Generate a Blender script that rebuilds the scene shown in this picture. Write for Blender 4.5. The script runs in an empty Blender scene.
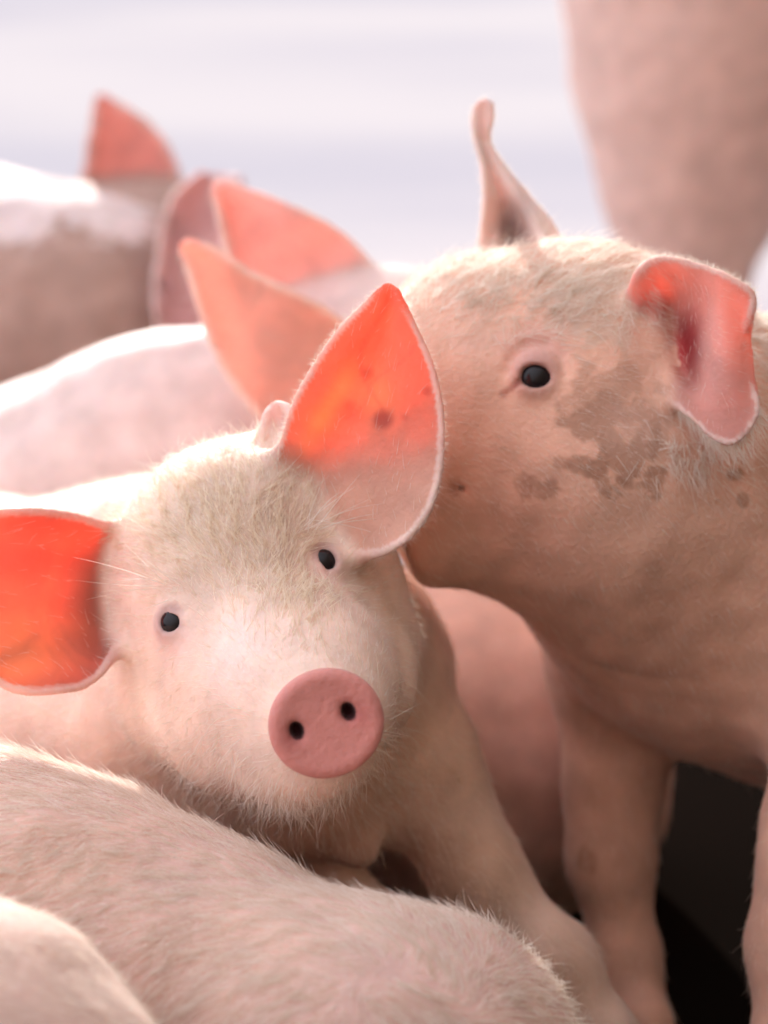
import bpy, math, random
import numpy as np
from mathutils import Vector, Matrix, kdtree, noise

# ------------------------------------------------------------------ camera
H, PITCH, F = 0.85, math.radians(18), 2844.0
CAM = np.array([0.0, 0.0, H])
FW = np.array([0, math.cos(PITCH), -math.sin(PITCH)])
RT = np.array([1.0, 0, 0])
UP = np.array([0, math.sin(PITCH), math.cos(PITCH)])
FOCUS = 1.43
S = bpy.context.scene
col = S.collection
cd = bpy.data.cameras.new('camera')
cam = bpy.data.objects.new('camera', cd)
col.objects.link(cam)
cam.location = CAM
cam.rotation_euler = (math.pi/2-PITCH, 0, 0)
cd.sensor_fit = 'VERTICAL'; cd.sensor_height = 36; cd.sensor_width = 27
cd.lens = F*36/1024
cd.clip_start = 0.05; cd.clip_end = 60
cd.dof.use_dof = True; cd.dof.focus_distance = FOCUS; cd.dof.aperture_fstop = 4.6
S.camera = cam
# ------------------------------------------------------------------ light
SUN_EL, SUN_AZ = 19, -12        # azimuth: 0 = straight behind the pigs, minus = from the left
sl = bpy.data.lights.new('sun', 'SUN'); sl.energy = 7.4; sl.angle = math.radians(1.2)
sl.color = (1.0, 0.95, 0.90)
so = bpy.data.objects.new('sun', sl); col.objects.link(so)
e, a = math.radians(SUN_EL), math.radians(SUN_AZ)
tosun = Vector((math.sin(a)*math.cos(e), math.cos(a)*math.cos(e), math.sin(e)))
so.rotation_euler = tosun.to_track_quat('Z', 'Y').to_euler()
so.location = (0, 4, 5)
w = bpy.data.worlds.new('sky'); S.world = w; w.use_nodes = True
wn, wl = w.node_tree.nodes, w.node_tree.links
bg = wn['Background']
tc = wn.new('ShaderNodeTexCoord')
dt = wn.new('ShaderNodeVectorMath'); dt.operation = 'DOT_PRODUCT'
kd_ = Vector((-0.68, -0.02, 0.72)).normalized(); dt.inputs[1].default_value = kd_
wl.new(tc.outputs['Generated'], dt.inputs[0])
cr = wn.new('ShaderNodeValToRGB')
mr = wn.new('ShaderNodeMapRange'); mr.inputs[1].default_value = -1; mr.inputs[2].default_value = 1
wl.new(dt.outputs['Value'], mr.inputs[0]); wl.new(mr.outputs[0], cr.inputs[0])
el = cr.color_ramp.elements
el[0].position = 0.2; el[0].color = (0.08, 0.045, 0.027, 1)
el[1].position = 1.0; el[1].color = (2.1, 2.1, 2.35, 1)
m_ = cr.color_ramp.elements.new(0.60); m_.color = (0.57, 0.40, 0.275, 1)
wl.new(cr.outputs[0], bg.inputs[0]); bg.inputs[1].default_value = 1.0
S.view_settings.view_transform = 'Standard'; S.view_settings.look = 'None'
S.view_settings.gamma = 1; S.view_settings.use_curve_mapping = False
S.view_settings.exposure = -0.1
S.cycles.use_denoising = True
S.cycles.max_bounces = 8; S.cycles.diffuse_bounces = 5; S.cycles.transmission_bounces = 4
S.cycles.caustics_reflective = False; S.cycles.caustics_refractive = False
S.cycles_curves.subdivisions = 2

# ------------------------------------------------------------------ helpers
def P(x, y, d):
    return CAM + d*(FW + (x-384)/F*RT - (y-512)/F*UP)
def V(dx, dy, dd, d=1.5):          # picture-plane vector (pixels) plus metres of depth
    return (dx*RT - dy*UP)*d/F + dd*FW
def unit(v):
    v = np.asarray(v, float); return v/np.linalg.norm(v)
def to_px(p):
    q = p-CAM; d = q@FW
    return 384+F*(q@RT)/d, 512-F*(q@UP)/d, d
def bsdf_mat(name):
    m = bpy.data.materials.new(name); m.use_nodes = True
    return m, m.node_tree.nodes, m.node_tree.links, m.node_tree.nodes['Principled BSDF']
def smin(a, b, k):
    h = np.maximum(k-np.abs(a-b), 0)/k
    return np.minimum(a, b)-h*h*k*0.25
def smax(a, b, k):
    return -smin(-a, -b, k)
def sstep(x, a, b):
    t = np.clip((x-a)/(b-a), 0, 1); return t*t*(3-2*t)

class Cone:
    def __init__(s, A, ra, B, rb, k=0.03, sub=False):
        s.A, s.B, s.ra, s.rb, s.k, s.sub = np.array(A), np.array(B), ra, rb, k, sub
        m = max(ra, rb)
        s.lo = np.minimum(s.A, s.B)-m; s.hi = np.maximum(s.A, s.B)+m
    def d(s, X, Y, Z):
        ab = s.B-s.A; L = ab@ab+1e-12
        px, py, pz = X-s.A[0], Y-s.A[1], Z-s.A[2]
        t = np.clip((px*ab[0]+py*ab[1]+pz*ab[2])/L, 0, 1)
        return np.sqrt((px-t*ab[0])**2+(py-t*ab[1])**2+(pz-t*ab[2])**2)-(s.ra+(s.rb-s.ra)*t)
class Ell:
    def __init__(s, C, R, ax=None, k=0.03, sub=False):
        s.C, s.R, s.k, s.sub = np.array(C), np.array(R, float), k, sub
        s.M = np.array(ax) if ax is not None else np.eye(3)
        m = max(R); s.lo = s.C-m; s.hi = s.C+m
    def d(s, X, Y, Z):
        px, py, pz = X-s.C[0], Y-s.C[1], Z-s.C[2]
        k0 = 0; k1 = 0
        for i in range(3):
            q = px*s.M[i][0]+py*s.M[i][1]+pz*s.M[i][2]
            k0 = k0+(q/s.R[i])**2; k1 = k1+(q/s.R[i]**2)**2
        k0 = np.sqrt(k0); k1 = np.sqrt(k1)+1e-9
        return k0*(k0-1)/k1
class Disc:   # rounded elliptic cylinder
    def __init__(s, C, R, ax, h, rnd, k=0.004):
        s.C, s.R, s.M, s.h, s.rnd, s.k, s.sub = np.array(C), R, np.array(ax), h, rnd, k, False
        m = max(R)+h; s.lo = s.C-m; s.hi = s.C+m
    def d(s, X, Y, Z):
        px, py, pz = X-s.C[0], Y-s.C[1], Z-s.C[2]
        q = [px*s.M[i][0]+py*s.M[i][1]+pz*s.M[i][2] for i in range(3)]
        r = np.sqrt((q[0]/s.R[0])**2+(q[1]/s.R[1])**2)
        a = (r-1)*min(s.R)+s.rnd; b = np.abs(q[2])-s.h+s.rnd
        return np.minimum(np.maximum(a, b), 0)+np.sqrt(np.maximum(a, 0)**2+np.maximum(b, 0)**2)-s.rnd

def chain(pts, k=0.03):
    out = []
    q = [(P(x, y, d), r*d/F) for x, y, d, r in pts]
    for (A, ra), (B, rb) in zip(q[:-1], q[1:]): out.append(Cone(A, ra, B, rb, k))
    return out
def ball(x, y, d, r, k=0.03, sub=False):
    return Cone(P(x, y, d), r*d/F, P(x, y, d)+1e-4, r*d/F, k, sub)
def belly(pts, f=0.9, k=0.08):     # the same run of the trunk let down on to the floor
    out = []; q = []
    for x, y, d, r in pts:
        p = P(x, y, d); rr = r*d/F*f; p[2] = rr+0.003; q.append((p, rr))
    for (A, ra), (B, rb) in zip(q[:-1], q[1:]): out.append(Cone(A, ra, B, rb, k))
    return out
def leg(pts, k=0.03, hoof=True):    # pts in pixels; last point is put on the floor
    q = [(P(x, y, d), r*d/F) for x, y, d, r in pts]
    x, y, z = q[-1][0]; r = q[-1][1]
    q[-1] = (np.array([x, y, 0.032]), r)
    out = []
    for (A, ra), (B, rb) in zip(q[:-1], q[1:]): out.append(Cone(A, ra, B, rb, k))
    if hoof:
        for sx in (-0.35, 0.35):
            A = np.array([x+sx*r, y, 0.03]); B = np.array([x+sx*r*1.4, y-r*0.5, 0.012])
            out.append(Cone(A, r*0.75, B, 0.011, 0.006))
    return out

def smooth_path(pts, n):
    pts = np.array(pts, float); m = len(pts)
    ext = np.vstack([2*pts[0]-pts[1], pts, 2*pts[-1]-pts[-2]])
    d = np.r_[0, np.cumsum(np.linalg.norm(np.diff(pts, axis=0), axis=1))]
    res = []
    for u in np.linspace(0, d[-1], n):
        i = min(max(np.searchsorted(d, u, 'right')-1, 0), m-2)
        t = (u-d[i])/(d[i+1]-d[i]+1e-12)
        p0, p1, p2, p3 = ext[i:i+4]
        res.append(0.5*((2*p1)+(-p0+p2)*t+(2*p0-5*p1+4*p2-p3)*t*t+(-p0+3*p1-3*p2+p3)*t**3))
    return np.array(res)
class Ear:
    """a leaf of skin between a left and a right edge, base first; bulge = metres of cupping away from the lens"""
    def __init__(s, L, R, bulge=0.012, th=0.0019, base_th=0.004, prof=None, n=90, m=80, k=0.008, tint=(0.78, 0.42, 0.34), glow=(1.0, 0.45, 0.3), amt=0.6):
        s.tint, s.glow, s.amt = tint, glow, amt
        Lw = smooth_path([P(*p) for p in L], n); Rw = smooth_path([P(*p) for p in R], n)
        s.pts = np.zeros((n, m, 3)); s.ts = np.zeros((n, m, 2)); s.r = np.zeros((n, m)); s.k = k
        for i in range(n):
            t = i/(n-1)
            for j in range(m):
                v = j/(m-1); v2 = v
                p = Lw[i]*(1-v2)+Rw[i]*v2
                b = bulge*(4*v*(1-v))**0.8*(1-0.75*t**2)
                if prof: b += prof(t, v)
                s.pts[i, j] = p+FW*b
                s.ts[i, j] = (t, v)
                s.r[i, j] = th+(base_th-th)*max(0, 1-t*3)
        s.lo = s.pts.reshape(-1, 3).min(0)-0.006; s.hi = s.pts.reshape(-1, 3).max(0)+0.006
    def splat(s, ax):
        D = np.full([len(q) for q in ax], 0.05, np.float32)
        band = s.k+0.006
        for p, r in zip(s.pts.reshape(-1, 3), s.r.ravel()):
            i0 = [np.searchsorted(ax[c], p[c]-band) for c in range(3)]
            i1 = [np.searchsorted(ax[c], p[c]+band) for c in range(3)]
            if min(b-a for a, b in zip(i0, i1)) <= 0: continue
            sl_ = tuple(slice(a, b) for a, b in zip(i0, i1))
            X = ax[0][sl_[0]][:, None, None]-p[0]; Y = ax[1][sl_[1]][None, :, None]-p[1]; Z = ax[2][sl_[2]][None, None, :]-p[2]
            dd = np.sqrt(X*X+Y*Y+Z*Z)-r
            D[sl_] = np.minimum(D[sl_], dd)
        return D

def feval(prims, pts):
    X, Y, Z = pts[:, 0], pts[:, 1], pts[:, 2]
    Fv = np.full(len(pts), 1.0)
    for p in prims:
        dd = p.d(X, Y, Z)
        Fv = smax(Fv, -dd, p.k) if p.sub else smin(Fv, dd, p.k)
    return Fv
def march(prims, x, y, d0=1.0, d1=3.2):
    ds = np.arange(d0, d1, 0.0005)
    pts = np.array([P(x, y, 1.0)-CAM])*ds[:, None]+CAM
    f = feval(prims, pts); i = np.argmax(f < 0)
    return pts[i], ds[i]
def axis(lo, hi, fine, h0, h1):
    out = [lo]
    while out[-1] < hi:
        x = out[-1]
        if fine is None: h = h1
        else:
            dist = max(fine[0]-x, x-fine[1], 0)
            h = min(h1, h0+dist*0.12)
        out.append(x+h)
    return np.array(out, np.float32)
def surface(prims, ears=(), fine=None, h0=0.002, h1=0.006, carve=()):
    pos = [p for p in prims if not p.sub]
    lo = np.min([p.lo for p in pos]+[e_.lo for e_ in ears], 0)-0.012
    hi = np.max([p.hi for p in pos]+[e_.hi for e_ in ears], 0)+0.012
    lo[2] = max(lo[2], -0.01)
    ax = [axis(lo[c], hi[c], None if fine is None else (fine[0][c], fine[1][c]), h0, h1) for c in range(3)]
    G = np.full([len(q) for q in ax], 1.0, np.float32)
    def box(l, h, mg):
        return tuple(slice(max(np.searchsorted(ax[c], l[c]-mg)-1, 0), np.searchsorted(ax[c], h[c]+mg)+1) for c in range(3))
    for p in prims:
        sl_ = box(p.lo, p.hi, p.k+0.012)
        X = ax[0][sl_[0]][:, None, None]; Y = ax[1][sl_[1]][None, :, None]; Z = ax[2][sl_[2]][None, None, :]
        dd = p.d(X, Y, Z).astype(np.float32)
        G[sl_] = smax(G[sl_], -dd, p.k) if p.sub else smin(G[sl_], dd, p.k)
    for e_ in ears:
        sl_ = box(e_.lo, e_.hi, 0.02)
        D = e_.splat([ax[c][sl_[c]] for c in range(3)])
        G[sl_] = smin(G[sl_], D, e_.k)
    for other in carve:
        sl_ = tuple(slice(None) for _ in range(3))
        O = np.full(G.shape, 1.0, np.float32)
        hit = False
        for p in other:
            s2 = box(p.lo, p.hi, p.k+0.012)
            if min(G[s2].shape) == 0: continue
            hit = True
            X = ax[0][s2[0]][:, None, None]; Y = ax[1][s2[1]][None, :, None]; Z = ax[2][s2[2]][None, None, :]
            dd = p.d(X, Y, Z).astype(np.float32)
            O[s2] = smax(O[s2], -dd, p.k) if p.sub else smin(O[s2], dd, p.k)
        if hit: G = smax(G, -(O-0.006), 0.006).astype(np.float32)
    Zf = ax[2][None, None, :]
    G = np.maximum(G, 0.002-Zf)                     # nothing below the floor
    return nets(G, ax)
def nets(G, ax):
    n = [q-1 for q in G.shape]
    ins = G < 0
    acc = np.zeros(n, np.uint8)
    for i in (0, 1):
        for j in (0, 1):
            for k in (0, 1):
                acc += ins[i:i+n[0], j:j+n[1], k:k+n[2]]
    act = (acc > 0) & (acc < 8)
    idx = np.argwhere(act); N = len(idx)
    vid = np.full(n, -1, np.int32); vid[act] = np.arange(N)
    I, J, K = idx.T
    cor = {}
    for i in (0, 1):
        for j in (0, 1):
            for k in (0, 1):
                cor[i, j, k] = (G[I+i, J+j, K+k].astype(float), np.stack([ax[0][I+i], ax[1][J+j], ax[2][K+k]], 1).astype(float))
    sm = np.zeros((N, 3)); cn = np.zeros(N)
    for a_ in cor:
        for c in range(3):
            if a_[c] == 0:
                b_ = list(a_); b_[c] = 1; b_ = tuple(b_)
                fa, pa = cor[a_]; fb, pb = cor[b_]
                x = (fa < 0) != (fb < 0)
                t = np.where(x, fa/(fa-fb+1e-20), 0)
                sm += np.where(x[:, None], pa+(pb-pa)*t[:, None], 0); cn += x
    v = sm/cn[:, None]
    faces = []
    for c in range(3):
        s0 = [slice(None)]*3; s1 = [slice(None)]*3
        s0[c] = slice(0, -1); s1[c] = slice(1, None)
        x = ins[tuple(s0)] != ins[tuple(s1)]
        for q in range(3):
            if q != c:
                sl_ = [slice(None)]*3; sl_[q] = slice(0, 1); x[tuple(sl_)] = False
                sl_[q] = slice(-1, None); x[tuple(sl_)] = False
        e_ = np.argwhere(x)
        if len(e_) == 0: continue
        u, v_ = [(1, 2), (2, 0), (0, 1)][c]
        def cell(du, dv):
            g = e_.copy(); g[:, u] -= du; g[:, v_] -= dv
            return vid[g[:, 0], g[:, 1], g[:, 2]]
        quad = np.stack([cell(1, 1), cell(0, 1), cell(0, 0), cell(1, 0)], 1)
        flip = ~ins[e_[:, 0], e_[:, 1], e_[:, 2]]
        quad[flip] = quad[flip][:, ::-1]
        faces.append(quad)
    f = np.vstack(faces); f = f[(f >= 0).all(1)]
    # light relaxation
    for it in range(2):
        s_ = np.zeros_like(v); c_ = np.zeros(len(v))
        for a_, b_ in ((0, 1), (1, 2), (2, 3), (3, 0)):
            np.add.at(s_, f[:, a_], v[f[:, b_]]); np.add.at(c_, f[:, a_], 1)
            np.add.at(s_, f[:, b_], v[f[:, a_]]); np.add.at(c_, f[:, b_], 1)
        m = s_/np.maximum(c_, 1)[:, None]
        v = v+(m-v)*(0.5 if it == 0 else -0.2)
    return v, f
def normals(v, f):
    n_ = np.cross(v[f[:, 2]]-v[f[:, 0]], v[f[:, 3]]-v[f[:, 1]])
    out = np.zeros_like(v)
    for c in range(4): np.add.at(out, f[:, c], n_)
    return out/(np.linalg.norm(out, axis=1)[:, None]+1e-12)
def mesh_obj(name, v, f, mat, parent=None, attrs=None):
    me = bpy.data.meshes.new(name)
    me.vertices.add(len(v)); me.vertices.foreach_set('co', v.astype(np.float32).ravel())
    me.loops.add(f.size); me.loops.foreach_set('vertex_index', f.astype(np.int32).ravel())
    me.polygons.add(len(f)); me.polygons.foreach_set('loop_start', np.arange(0, f.size, f.shape[1], dtype=np.int32))
    me.update(calc_edges=True); me.validate()
    me.polygons.foreach_set('use_smooth', np.ones(len(me.polygons), bool))
    for k_, val in (attrs or {}).items():
        if val.ndim == 2:
            at_ = me.attributes.new(k_, 'FLOAT_COLOR', 'POINT')
            at_.data.foreach_set('color', np.c_[val, np.ones(len(val))].astype(np.float32).ravel())
        else:
            at_ = me.attributes.new(k_, 'FLOAT', 'POINT'); at_.data.foreach_set('value', val.astype(np.float32))
    me.materials.append(mat)
    o = bpy.data.objects.new(name, me); col.objects.link(o)
    if parent: o.parent = parent
    return o

# ------------------------------------------------------------------ materials
def skin_material():
    m, n, l, b = bsdf_mat('pig_skin')
    at_ = n.new('ShaderNodeAttribute'); at_.attribute_name = 'skin'
    ns = n.new('ShaderNodeTexNoise'); ns.inputs['Scale'].default_value = 38; ns.inputs['Detail'].default_value = 7
    tcn = n.new('ShaderNodeTexCoord'); l.new(tcn.outputs['Object'], ns.inputs['Vector'])
    mp = n.new('ShaderNodeMapRange'); mp.inputs[1].default_value = 0.3; mp.inputs[2].default_value = 0.7
    mp.inputs[3].default_value = 0.83; mp.inputs[4].default_value = 1.10
    l.new(ns.outputs[0], mp.inputs[0])
    mx = n.new('ShaderNodeVectorMath'); mx.operation = 'SCALE'
    l.new(at_.outputs['Color'], mx.inputs[0]); l.new(mp.outputs[0], mx.inputs['Scale'])
    l.new(mx.outputs[0], b.inputs['Base Color'])
    b.inputs['Roughness'].default_value = 0.62; b.inputs['Specular IOR Level'].default_value = 0.3
    b.inputs['Subsurface Weight'].default_value = 0.25
    b.inputs['Subsurface Radius'].default_value = (1, 0.35, 0.2); b.inputs['Subsurface Scale'].default_value = 0.006
    b.inputs['Sheen Weight'].default_value = 0.15; b.inputs['Sheen Roughness'].default_value = 0.5
    bp = n.new('ShaderNodeBump'); bp.inputs['Strength'].default_value = 0.6; bp.inputs['Distance'].default_value = 0.0012
    n2 = n.new('ShaderNodeTexNoise'); n2.inputs['Scale'].default_value = 320; n2.inputs['Detail'].default_value = 4
    l.new(tcn.outputs['Object'], n2.inputs['Vector']); l.new(n2.outputs[0], bp.inputs['Height']); l.new(bp.outputs[0], b.inputs['Normal'])
    tr = n.new('ShaderNodeBsdfTranslucent')
    gl = n.new('ShaderNodeAttribute'); gl.attribute_name = 'glow'
    ve = n.new('ShaderNodeTexNoise'); ve.inputs['Scale'].default_value = 26; ve.inputs['Detail'].default_value = 5; ve.inputs['Distortion'].default_value = 1.2
    l.new(tcn.outputs['Object'], ve.inputs['Vector'])
    vm = n.new('ShaderNodeMapRange'); vm.inputs[1].default_value = 0.3; vm.inputs[2].default_value = 0.65; vm.inputs[3].default_value = 0.72; vm.inputs[4].default_value = 1.1
    l.new(ve.outputs[0], vm.inputs[0])
    vs = n.new('ShaderNodeVectorMath'); vs.operation = 'SCALE'; l.new(gl.outputs['Color'], vs.inputs[0]); l.new(vm.outputs[0], vs.inputs['Scale'])
    l.new(vs.outputs[0], tr.inputs['Color'])
    ea = n.new('ShaderNodeAttribute'); ea.attribute_name = 'ear'
    mix = n.new('ShaderNodeMixShader')
    l.new(ea.outputs['Fac'], mix.inputs[0]); l.new(b.outputs[0], mix.inputs[1]); l.new(tr.outputs[0], mix.inputs[2])
    l.new(mix.outputs[0], n['Material Output'].inputs['Surface'])
    return m
SKIN = skin_material()
def hair_material(name, c0, c1, tr_w=0.4):
    m, n, l, b = bsdf_mat(name)
    hi = n.new('ShaderNodeHairInfo')
    rp = n.new('ShaderNodeValToRGB'); rp.color_ramp.elements[0].color = (*c0, 1); rp.color_ramp.elements[1].color = (*c1, 1)
    l.new(hi.outputs['Random'], rp.inputs[0])
    l.new(rp.outputs[0], b.inputs['Base Color']); b.inputs['Roughness'].default_value = 0.45
    b.inputs['Specular IOR Level'].default_value = 0.4
    tr = n.new('ShaderNodeBsdfTranslucent'); l.new(rp.outputs[0], tr.inputs['Color'])
    mix = n.new('ShaderNodeMixShader'); mix.inputs[0].default_value = tr_w
    l.new(b.outputs[0], mix.inputs[1]); l.new(tr.outputs[0], mix.inputs[2]); l.new(mix.outputs[0], n['Material Output'].inputs['Surface'])
    return m
HAIR = hair_material('white_bristle', (0.80, 0.68, 0.56), (0.97, 0.93, 0.88))
HAIR_TAN = hair_material('blond_bristle', (0.80, 0.66, 0.50), (0.98, 0.92, 0.80))
def eye_material():
    m, n, l, b = bsdf_mat('wet_dark_eye')
    b.inputs['Base Color'].default_value = (0.012, 0.010, 0.012, 1); b.inputs['Roughness'].default_value = 0.08
    b.inputs['Specular IOR Level'].default_value = 0.28
    return m
EYE = eye_material()

# ------------------------------------------------------------------ fur
def make_fur(name, parent, roots, nrm, dirs, length, radius, mat, lift=0.35, bend=0.25, wild=0.3, npt=5, seed=1, clump=0.0):
    rng = np.random.default_rng(seed)
    N = len(roots)
    if clump > 0:
        kk = rng.normal(size=(10, 3)); kk *= (2*math.pi/np.linspace(.007, .022, 10)/np.linalg.norm(kk, axis=1))[:, None]
        am = rng.normal(size=(10, 3)); ph = rng.random(10)*6.28
        dirs = dirs+clump*0.45*(np.sin(roots@kk.T+ph)@am)
        length = length*(1+0.25*clump*np.sin(roots@kk[4]+1))
    t = dirs-(dirs*nrm).sum(1)[:, None]*nrm
    t /= np.linalg.norm(t, axis=1)[:, None]+1e-9
    rnd = rng.normal(size=(N, 3))*wild
    d0 = t+nrm*(lift*(0.6+0.8*rng.random(N)))[:, None]+rnd*0.6
    d0 /= np.linalg.norm(d0, axis=1)[:, None]
    cv = rng.normal(size=(N, 3))*0.22-nrm*bend+np.array([0, 0, -0.08])
    u = np.linspace(0, 1, npt)
    pos = roots[:, None, :]-nrm[:, None, :]*0.0006+length[:, None, None]*(d0[:, None, :]*u[None, :, None]+cv[:, None, :]*(u**2)[None, :, None]*0.6)
    hc = bpy.data.hair_curves.new(name)
    hc.add_curves([npt]*N)
    hc.attributes['position'].data.foreach_set('vector', pos.astype(np.float32).ravel())
    ra = hc.attributes.get('radius') or hc.attributes.new('radius', 'FLOAT', 'POINT')
    rr = (radius[:, None] if hasattr(radius, '__len__') else np.full((N, 1), radius))*(1-0.85*u[None, :]**1.5)
    ra.data.foreach_set('value', rr.astype(np.float32).ravel())
    hc.materials.append(mat)
    o = bpy.data.objects.new(name, hc); col.objects.link(o); o.parent = parent
    return o
def scatter(v, f, nv, count, dens=None, seed=3, backface=-0.35):
    rng = np.random.default_rng(seed)
    c = v[f].mean(1); n_ = np.cross(v[f[:, 2]]-v[f[:, 0]], v[f[:, 3]]-v[f[:, 1]])
    area = np.linalg.norm(n_, axis=1)*0.5; n_ = n_/(area[:, None]*2+1e-15)
    vw = unit_rows(CAM-c)
    wgt = area*((n_*vw).sum(1) > backface)
    q = c-CAM; dd = q@FW; px = 384+F*(q@RT)/dd; py = 512-F*(q@UP)/dd
    wgt = wgt*(px > -120)*(px < 890)*(py > -120)*(py < 1150)
    if dens is not None: wgt = wgt*dens(c, px, py)
    cs = np.cumsum(wgt); i = np.searchsorted(cs, rng.random(count)*cs[-1]); i = np.clip(i, 0, len(f)-1)
    a_, b_ = rng.random(count)[:, None], rng.random(count)[:, None]
    q = v[f[i]]
    p = (q[:, 0]*(1-a_)+q[:, 1]*a_)*(1-b_)+(q[:, 3]*(1-a_)+q[:, 2]*a_)*b_
    m = nv[f[i]]
    nn = (m[:, 0]*(1-a_)+m[:, 1]*a_)*(1-b_)+(m[:, 3]*(1-a_)+m[:, 2]*a_)*b_
    return p, unit_rows(nn)
def unit_rows(a_): return a_/(np.linalg.norm(a_, axis=1)[:, None]+1e-12)
def flow_field(samples):   # (x, y, depth, dx, dy, ddepth(m)) -> direction at points
    A = np.array([P(x, y, d) for x, y, d, *_ in samples]); D = np.array([unit(V(s[3], s[4], s[5], s[2])) for s in samples])
    def g(p):
        w_ = 1/(((p[:, None, :]-A[None])**2).sum(2)+1e-4)**1.6
        return unit_rows((w_[:, :, None]*D[None]).sum(1)/w_.sum(1)[:, None])
    return g
def px_of(p):
    q = p-CAM; dd = q@FW
    return 384+F*(q@RT)/dd, 512-F*(q@UP)/dd

# ------------------------------------------------------------------ pigs
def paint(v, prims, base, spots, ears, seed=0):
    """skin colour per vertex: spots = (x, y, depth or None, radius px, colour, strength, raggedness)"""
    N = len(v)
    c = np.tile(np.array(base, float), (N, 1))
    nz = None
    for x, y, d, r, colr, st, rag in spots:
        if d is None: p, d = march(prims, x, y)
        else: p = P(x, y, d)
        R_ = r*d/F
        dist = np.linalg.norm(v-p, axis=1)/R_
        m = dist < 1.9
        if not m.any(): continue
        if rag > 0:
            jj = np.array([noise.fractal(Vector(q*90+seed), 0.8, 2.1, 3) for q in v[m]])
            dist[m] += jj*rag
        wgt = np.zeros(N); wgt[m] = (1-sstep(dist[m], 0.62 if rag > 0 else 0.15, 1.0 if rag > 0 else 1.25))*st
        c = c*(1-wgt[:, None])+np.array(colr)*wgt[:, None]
    ear = np.zeros(N); gc = np.tile(np.array(GLOW, float), (N, 1))
    amt = np.zeros(N); tint = np.zeros((N, 3)); best = np.full(N, 1.0); rim = np.zeros(N)
    if ears:
        fb = feval(prims, v)
        for e_ in ears:
            inb = np.where(((v > e_.lo-0.004) & (v < e_.hi+0.004)).all(1) & (fb > 0.0005))[0]
            fl = e_.pts.reshape(-1, 3)
            kd = kdtree.KDTree(len(fl))
            for i_, q in enumerate(fl): kd.insert(q, i_)
            kd.balance()
            for i_ in inb:
                _, j_, dd = kd.find(v[i_])
                if dd < 0.008 and dd < best[i_]:
                    best[i_] = dd
                    ear[i_] = float(sstep(fb[i_], 0.001, 0.012))
                    t_, v_ = e_.ts.reshape(-1, 2)[j_]
                    wd = np.linalg.norm(e_.pts[int(t_*(e_.pts.shape[0]-1)), 0]-e_.pts[int(t_*(e_.pts.shape[0]-1)), -1])
                    rim[i_] = (1-float(sstep(min(v_, 1-v_)*wd, 0.0002, 0.0024)))*float(sstep(t_, 0.05, 0.3))*(1-float(sstep(t_, 0.9, 0.97)))
                    tint[i_] = e_.tint; gc[i_] = e_.glow; amt[i_] = e_.amt*(1-0.55*rim[i_])
        c = c*(1-ear[:, None]*0.85)+tint*ear[:, None]*0.85
        rw = (rim*ear)[:, None]*0.6
        c = c*(1-rw)+np.array((0.93, 0.76, 0.70))*rw; gc = gc*(1-rw)+np.array((1.0, 0.72, 0.62))*rw
    return c, ear, gc, amt
def tag(o, label=None, category=None, group=None, kind=None):
    if label: o['label'] = label
    if category: o['category'] = category
    if group: o['group'] = group
    if kind: o['kind'] = kind
    return o
def add_eye(prims, x, y, rx, ry, rot, re=0.0105, proud=0.45, lid=0.0022, out=None):
    """eyeball under lids; rx, ry = half opening in pixels, rot = tilt of the opening"""
    p, d = march(prims, x, y)
    h = 0.002
    g = np.array([feval(prims, np.array([p+h*e_ - 0, p-h*e_]))@np.array([1, -1]) for e_ in np.eye(3)])
    n_ = unit(g)
    n_ = unit(n_*0.6+unit(CAM-p)*0.5)
    C = p-n_*re*(1-proud)
    a1 = unit(V(math.cos(rot), math.sin(rot), 0)); a1 = unit(a1-(a1@n_)*n_); a2 = np.cross(n_, a1)
    prims.append(Cone(C, re+lid, C+1e-4, re+lid, 0.007))
    prims.append(Ell(C+n_*re*1.0, (rx*d/F, ry*d/F, re*0.9), [a1, a2, n_], 0.0025, True))
    return (C, re, n_)
def eye_obj(parent, C, re):
    u, v_ = 24, 16
    vs = []
    for i in range(v_+1):
        th = math.pi*i/v_
        for j in range(u):
            ph = 2*math.pi*j/u
            vs.append(C+re*np.array([math.sin(th)*math.cos(ph), math.sin(th)*math.sin(ph), math.cos(th)]))
    fs = [[i*u+j, (i+1)*u+j, (i+1)*u+(j+1) % u, i*u+(j+1) % u] for i in range(v_) for j in range(u)]
    return mesh_obj('eye', np.array(vs), np.array(fs), EYE, parent)

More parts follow.
